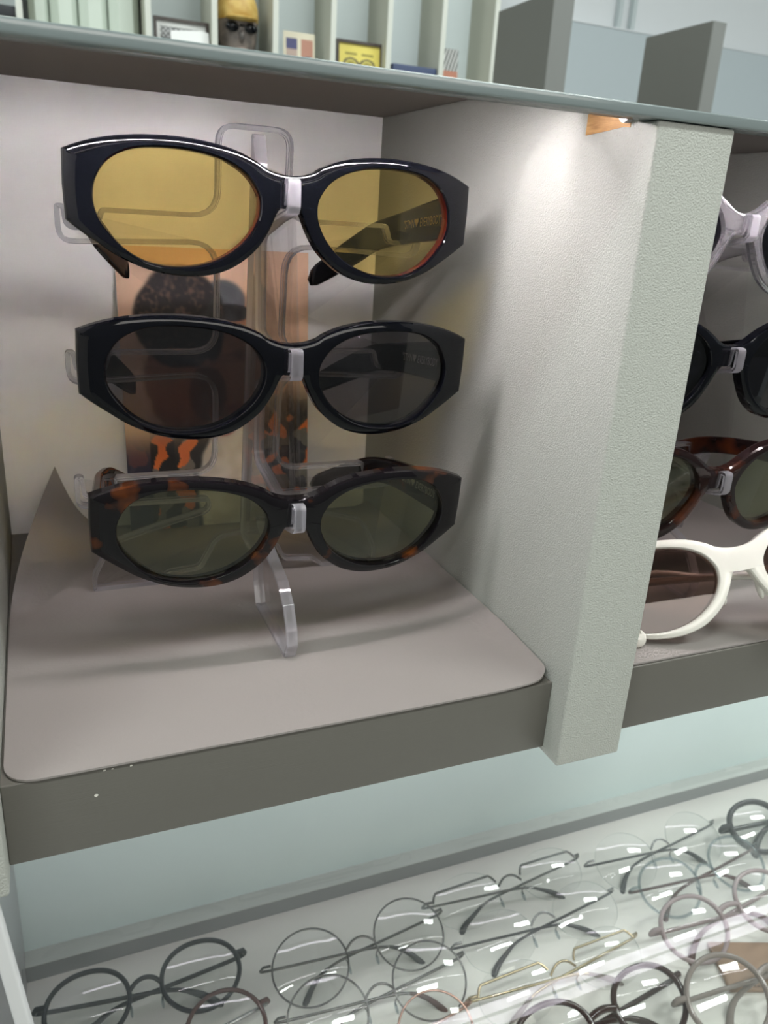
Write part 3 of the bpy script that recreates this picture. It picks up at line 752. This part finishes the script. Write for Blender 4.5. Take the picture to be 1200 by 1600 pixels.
optical('mauve grey acetate eyeglasses behind the light reflection', (.6120, .073, ZE), 2, 'panto', .070, .058, .0022, M['mauve_ac'], M['mauve_ac'], 'plastic', bridge=.024, m_tip=M['brown_ac'])
optical('dark brown acetate eyeglasses at the bottom, below the light reflection', (.4234, .022, ZE), 2, 'panto', .072, .056, .0026, M['dark_brown_ac'], M['dark_brown_ac'], 'plastic', bridge=.026, m_tip=M['dark_brown_ac'])
optical('large taupe acetate eyeglasses at the bottom right corner', (.5930, .006, ZE), 2, 'round', .080, .066, .0024, M['taupe_ac'], M['taupe_ac'], 'plastic', bridge=.024, m_tip=M['taupe_ac'])
pc = thing('leather_pouch', 'tan leather pouch lying under the frames at the right', 'pouch', (.655, .068, ZT))
build('pouch_body', MB().box((-.035, -.028, .0002), (.035, .028, .006)), M['leather'], pc, bevel=.002)
st = MB()
for k in range(16): st.box((-.030 + k * .004, -.0252, .0060), (-.0278 + k * .004, -.0247, .0063))
build('stitching', st, M['dark_brown_ac'], pc, smooth=0)
pc.rotation_euler = (0, 0, rd(-20))

# ------------------------------------------------------------------ far side of the shop
YU = 2.959
PX = [-1.3, -.7, -.2, .0645, .4767, .7064, .9301, 1.1536, 1.3816, 1.612, 1.8449]
unit = thing('wall_shelf_unit', 'cream wall shelf unit with tall upright partitions in the background', 'shelf unit', (.6, YU, RZ0))
def up(name, mb, m, **k): return build(name, mb, m, unit, world_xyz=True, **k)
up('back_board', MB().box((-1.4, YU + .21, RZ0), (1.846, YU + .23, 2.2)), M['unit_back'])
for x in PX:
    up('partition', MB().box((x - .018, YU + .002, .72), (x, YU + .21, 2.1)), M['unit_side'])
    up('partition_edge', MB().box((x - .019, YU - .006, .72), (x + .001, YU + .002, 2.1)), M['unit_white'])
up('shelf', MB().box((-1.4, YU, .70), (1.846, YU + .21, .72)), M['unit_white'])
up('lower_body', MB().box((-1.4, YU + .02, RZ0), (1.846, YU + .21, .70)), M['unit_white'])
up('header', MB().box((-1.4, YU, 2.1), (1.846, YU + .21, 2.2)), M['unit_white'])
rb = MB()
xs_ = [.085, .1536, .2475, .3461, .452]
for a, b in zip(xs_, xs_[1:]):
    rb.prism([(a, YU + .10), (a + (b - a) * .3, YU + .07), (a + (b - a) * .75, YU + .075), (b - .004, YU + .11), (b, YU + .125), (a, YU + .125)], 2, .7205, 2.09)
up('ribbed_insert', rb, M['unit_green'])
up('header_lamp_shade', MB().box((-1.4, YU - .05, 2.2), (1.846, YU + .21, 2.23)), M['unit_white'])

def frame_pic(label, x0, x1, z0, z1, fn, m_frame, y):
    t = thing('picture_frame', label, 'picture frame', ((x0 + x1) / 2, y, z0), (rd(-5), 0, 0))
    w = x1 - x0; h = z1 - z0; b = .010; mb = MB()
    mb.box((-w / 2, -.006, 0), (-w / 2 + b, .006, h)); mb.box((w / 2 - b, -.006, 0), (w / 2, .006, h)); mb.box((-w / 2 + b, -.006, 0), (w / 2 - b, .006, b)); mb.box((-w / 2 + b, -.006, h - b), (w / 2 - b, .006, h))
    build('moulding', mb, m_frame, t, smooth=0)
    w2, h2 = w - 2 * b, h - 2 * b; nx, ny = 60, 50; g = MB(); cs = []
    for j in range(ny + 1):
        for i in range(nx + 1): g.v.append((-w2 / 2 + w2 * i / nx, .001, b + h2 * (1 - j / ny))); cs.append(fn(i / nx, j / ny))
    for j in range(ny):
        for i in range(nx): a = j * (nx + 1) + i; g.f.append((a, a + nx + 1, a + nx + 2, a + 1)); g.mi.append(0)
    m = mat('framed_print_ink', (1, 1, 1), .5); at = nd(m, 'ShaderNodeAttribute', attribute_name='ink')
    m.node_tree.links.new(at.outputs['Color'], m.node_tree.nodes['Principled BSDF'].inputs['Base Color'])
    p = build('framed_print', g, m, t, smooth=0, merge=False); ca = p.data.color_attributes.new('ink', 'FLOAT_COLOR', 'POINT')
    for i, c in enumerate(cs): ca.data[i].color = (*c, 1)
    build('backing', MB().box((-w2 / 2, .002, b), (w2 / 2, .006, h - b)), m_frame, t, smooth=0)
    return t
def print_grey(u, v):
    if .08 < u < .92 and .12 < v < .88:
        k = .12 + .10 * noise.noise((u * 9, v * 9, 2)) 
        if v < .42 and math.sin(u * 60) * math.sin(v * 50 + 2) > .15: k = .45
        if v > .45 and (u - .5) ** 2 / .1 + (v - .8) ** 2 / .12 < 1: k = .35
        return (k, k, k)
    return (.62, .62, .60)
def print_yellow(u, v):
    for cx in (.30, .70):
        d = math.hypot((u - cx) / .18, (v - .50) / .16)
        if .80 < d < 1.06: return (.12, .10, .05)
        if d < .5: return (.30, .25, .05)
        if d < .8: return (.50, .43, .10)
    if abs(v - .45) < .03 and .45 < u < .55: return (.12, .10, .05)
    if .2 < v < .28 and (abs(u - .3) < .14 or abs(u - .7) < .14): return (.30, .25, .05)
    return (.72, .60, .13)
dkb = mat('dark_brown_moulding', (.05, .035, .03), .4)
frame_pic('dark brown frame with a grey print, on the background shelf at left', .492, .686, .721, .872, print_grey, dkb, YU + .04)
frame_pic('dark brown frame with a yellow print of spectacles, on the background shelf', 1.177, 1.368, .721, .886, print_yellow, dkb, YU + .04)
def pc2(u, v):
    n = noise.noise((u * 9, v * 9, 5))
    if .08 < u < .45 and .12 < v < .9: return (.06, .06, .16) if v < .35 else ((.45, .33, .28) if v < .6 else (.25, .24, .30))
    if .55 < u < .93 and .12 < v < .9: return (.42, .20, .14) if v < .5 + n * .1 else (.12, .11, .13)
    return (.66, .60, .46)
printed_card('postcard', 'small pale card with two portraits on the background shelf', 'postcard', .124, .168, (1.031, YU + .05, .721), (rd(-5), 0, 0), pc2, 40, 50)
def pc3(u, v):
    if v < .42: return (.62, .62, .60) if math.sin((u * 1.3 + v * .9) * 32) > 0 else (.05, .05, .05)
    if math.hypot((u - .28) / .17, (v - .66) / .09) < 1 or math.hypot((u - .75) / .17, (v - .66) / .09) < 1: return (.02, .015, .015)
    return (.48, .20, .13)
printed_card('portrait_card', 'narrow card of a face in a striped hat and dark glasses, background shelf', 'photo card', .096, .190, (1.661, YU + .05, .721), (rd(-5), 0, 0), pc3, 40, 60)
bk = build('blue_box', MB().box((1.400, YU + .01, .721), (1.592, YU + .12, .822)), mat('navy_blue_board', (.045, .065, .14), .5), bevel=.003); tag(bk, 'dark blue box on the background shelf, right of the yellow print', 'box')
bk = build('black_box', MB().box((-.19, YU + .005, .7985), (.0445, YU + .15, .832)), mat('black_board', (.02, .022, .026), .5), bevel=.003); tag(bk, 'black box at the top left corner on the background shelf', 'box')
bk = build('white_box', MB().box((-.19, YU + .004, .721), (.0445, YU + .17, .798)), M['unit_white'], bevel=.003); tag(bk, 'white box under the black box in the background', 'box')
pp_ = build('paper_sheet', MB().prism([(-.07, 0), (.07, 0), (.064, .115), (.04, .12), (-.07, .108)], 1, 0, .001), mat('white_paper', (.85, .85, .84), .6)); pp_.location = Vector((.617, YU + .02, .7205)) * S; pp_.rotation_euler = (rd(-3), 0, 0)
tag(pp_, 'white sheet of paper in front of the grey framed print', 'paper')
# bust with a gold cap
bu = thing('mannequin_bust', 'dark mannequin head wearing a gold cap and dark glasses, background shelf', 'mannequin head', (.797, YU + .085, .721))
mb = MB()
prof = [(0, .050), (.02, .056), (.05, .060), (.08, .066), (.11, .072), (.15, .076), (.18, .076), (.21, .070), (.24, .052), (.26, .02)]
for j, (z, r) in enumerate(prof):
    for i in range(28):
        a = 2 * math.pi * i / 28; k = 1 + .05 * math.cos(a + math.pi / 2) ** 4
        mb.v.append((r * math.cos(a), r * math.sin(a) * 1.1 * k, z))
for j in range(len(prof) - 1):
    for i in range(28): k = (i + 1) % 28; mb.f.append((j * 28 + i, j * 28 + k, (j + 1) * 28 + k, (j + 1) * 28 + i)); mb.mi.append(0)
mb.f += [tuple(range(27, -1, -1)), tuple(9 * 28 + i for i in range(28))]; mb.mi += [0, 0]
mb.ball((0, -.082, .115), (.011, .016, .020)); mb.ball((0, -.073, .075), (.024, .012, .008))
build('head', mb, mottle(mat('mottled_dark_face', (.1, .09, .08), .5), (.075, .065, .06), (.26, .21, .18), 30), bu, smooth=60)
cpm = mottle(mat('gold_cloth', (.55, .36, .08), .5), (.42, .24, .04), (.62, .44, .14), 40)
mb = MB(); mb.ball((0, 0, .19), (.080, .088, .105), nu=28, nv=14); mb.v = [(x, y, max(z, .172)) for (x, y, z) in mb.v]
build('cap', mb, cpm, bu, smooth=60)
mb = MB(); mb.ball((0, -.085, .172), (.060, .040, .008), nu=24, nv=8); build('cap_brim', mb, cpm, bu, smooth=60)
mb = MB(); mb.ball((-.032, -.080, .145), (.027, .010, .017)); mb.ball((.032, -.080, .145), (.027, .010, .017)); mb.tube([(-.01, -.09, .150), (.01, -.09, .150)], .004)
build('dark_glasses', mb, M['black'], bu, smooth=60)

# grey partitioned counter between
cn = thing('grey_display_counter', 'dark grey display counter with upright partitions, blurred at upper right', 'display counter', (1.9, 1.9, RZ0))
def cq(name, mb, m, **k): return build(name, mb, m, cn, world_xyz=True, **k)
cq('counter_body', MB().box((1.36, 1.86, RZ0), (3.2, 2.17, .54)), M['dark_grey'])
for x, w_ in ((1.4085, .066), (1.972, .050), (2.62, .050)):
    cq('partition', MB().box((x, 1.862, .54), (x + w_, 2.165, .862)), M['dark_grey'])
    cq('partition_edge', MB().box((x + .001, 1.856, .54), (x + w_ - .001, 1.862, .861)), M['mid_grey'])
# pale wall panel behind the counter
wp = thing('wall_panel', 'pale blue-grey low wall panel behind the dark grey partitions', 'wall panel', (3.5, 3.86, RZ0))
build('panel_sheet', MB().box((2.42, 3.85, RZ0), (5.3, 3.885, 1.285)), M['frost'], wp, world_xyz=True)
build('panel_cap', MB().box((2.42, 3.845, 1.285), (5.3, 3.89, 1.292)), M['wall'], wp, world_xyz=True)
for xx in (3.09, 3.18):
    build('wall_batten', MB().box((xx - .012, 3.86, 1.292), (xx + .012, 3.89, 2.6)), M['unit_back'], wp, world_xyz=True)
# ceiling fittings for the lamps
for (x, y), w_ in zip(CEIL, ('flat ceiling light panel behind the camera on the left', 'flat ceiling light panel behind the camera in the middle', 'flat ceiling light panel over the background shelves on the left', 'flat ceiling light panel over the background shelves in the middle', 'flat ceiling light panel nearest the right wall')):
    t = thing('ceiling_light', w_, 'ceiling light', (x, y, 2.8))
    build('housing', MB().box((-.78, -.20, -.06), (.78, .20, 0)), M['white_metal'], t)
    build('diffuser', MB().box((-.75, -.175, -.064), (.75, .175, -.06)), M['lamp'], t)
for o in bpy.data.objects:
    if '_o' in o.keys(): del o['_o']
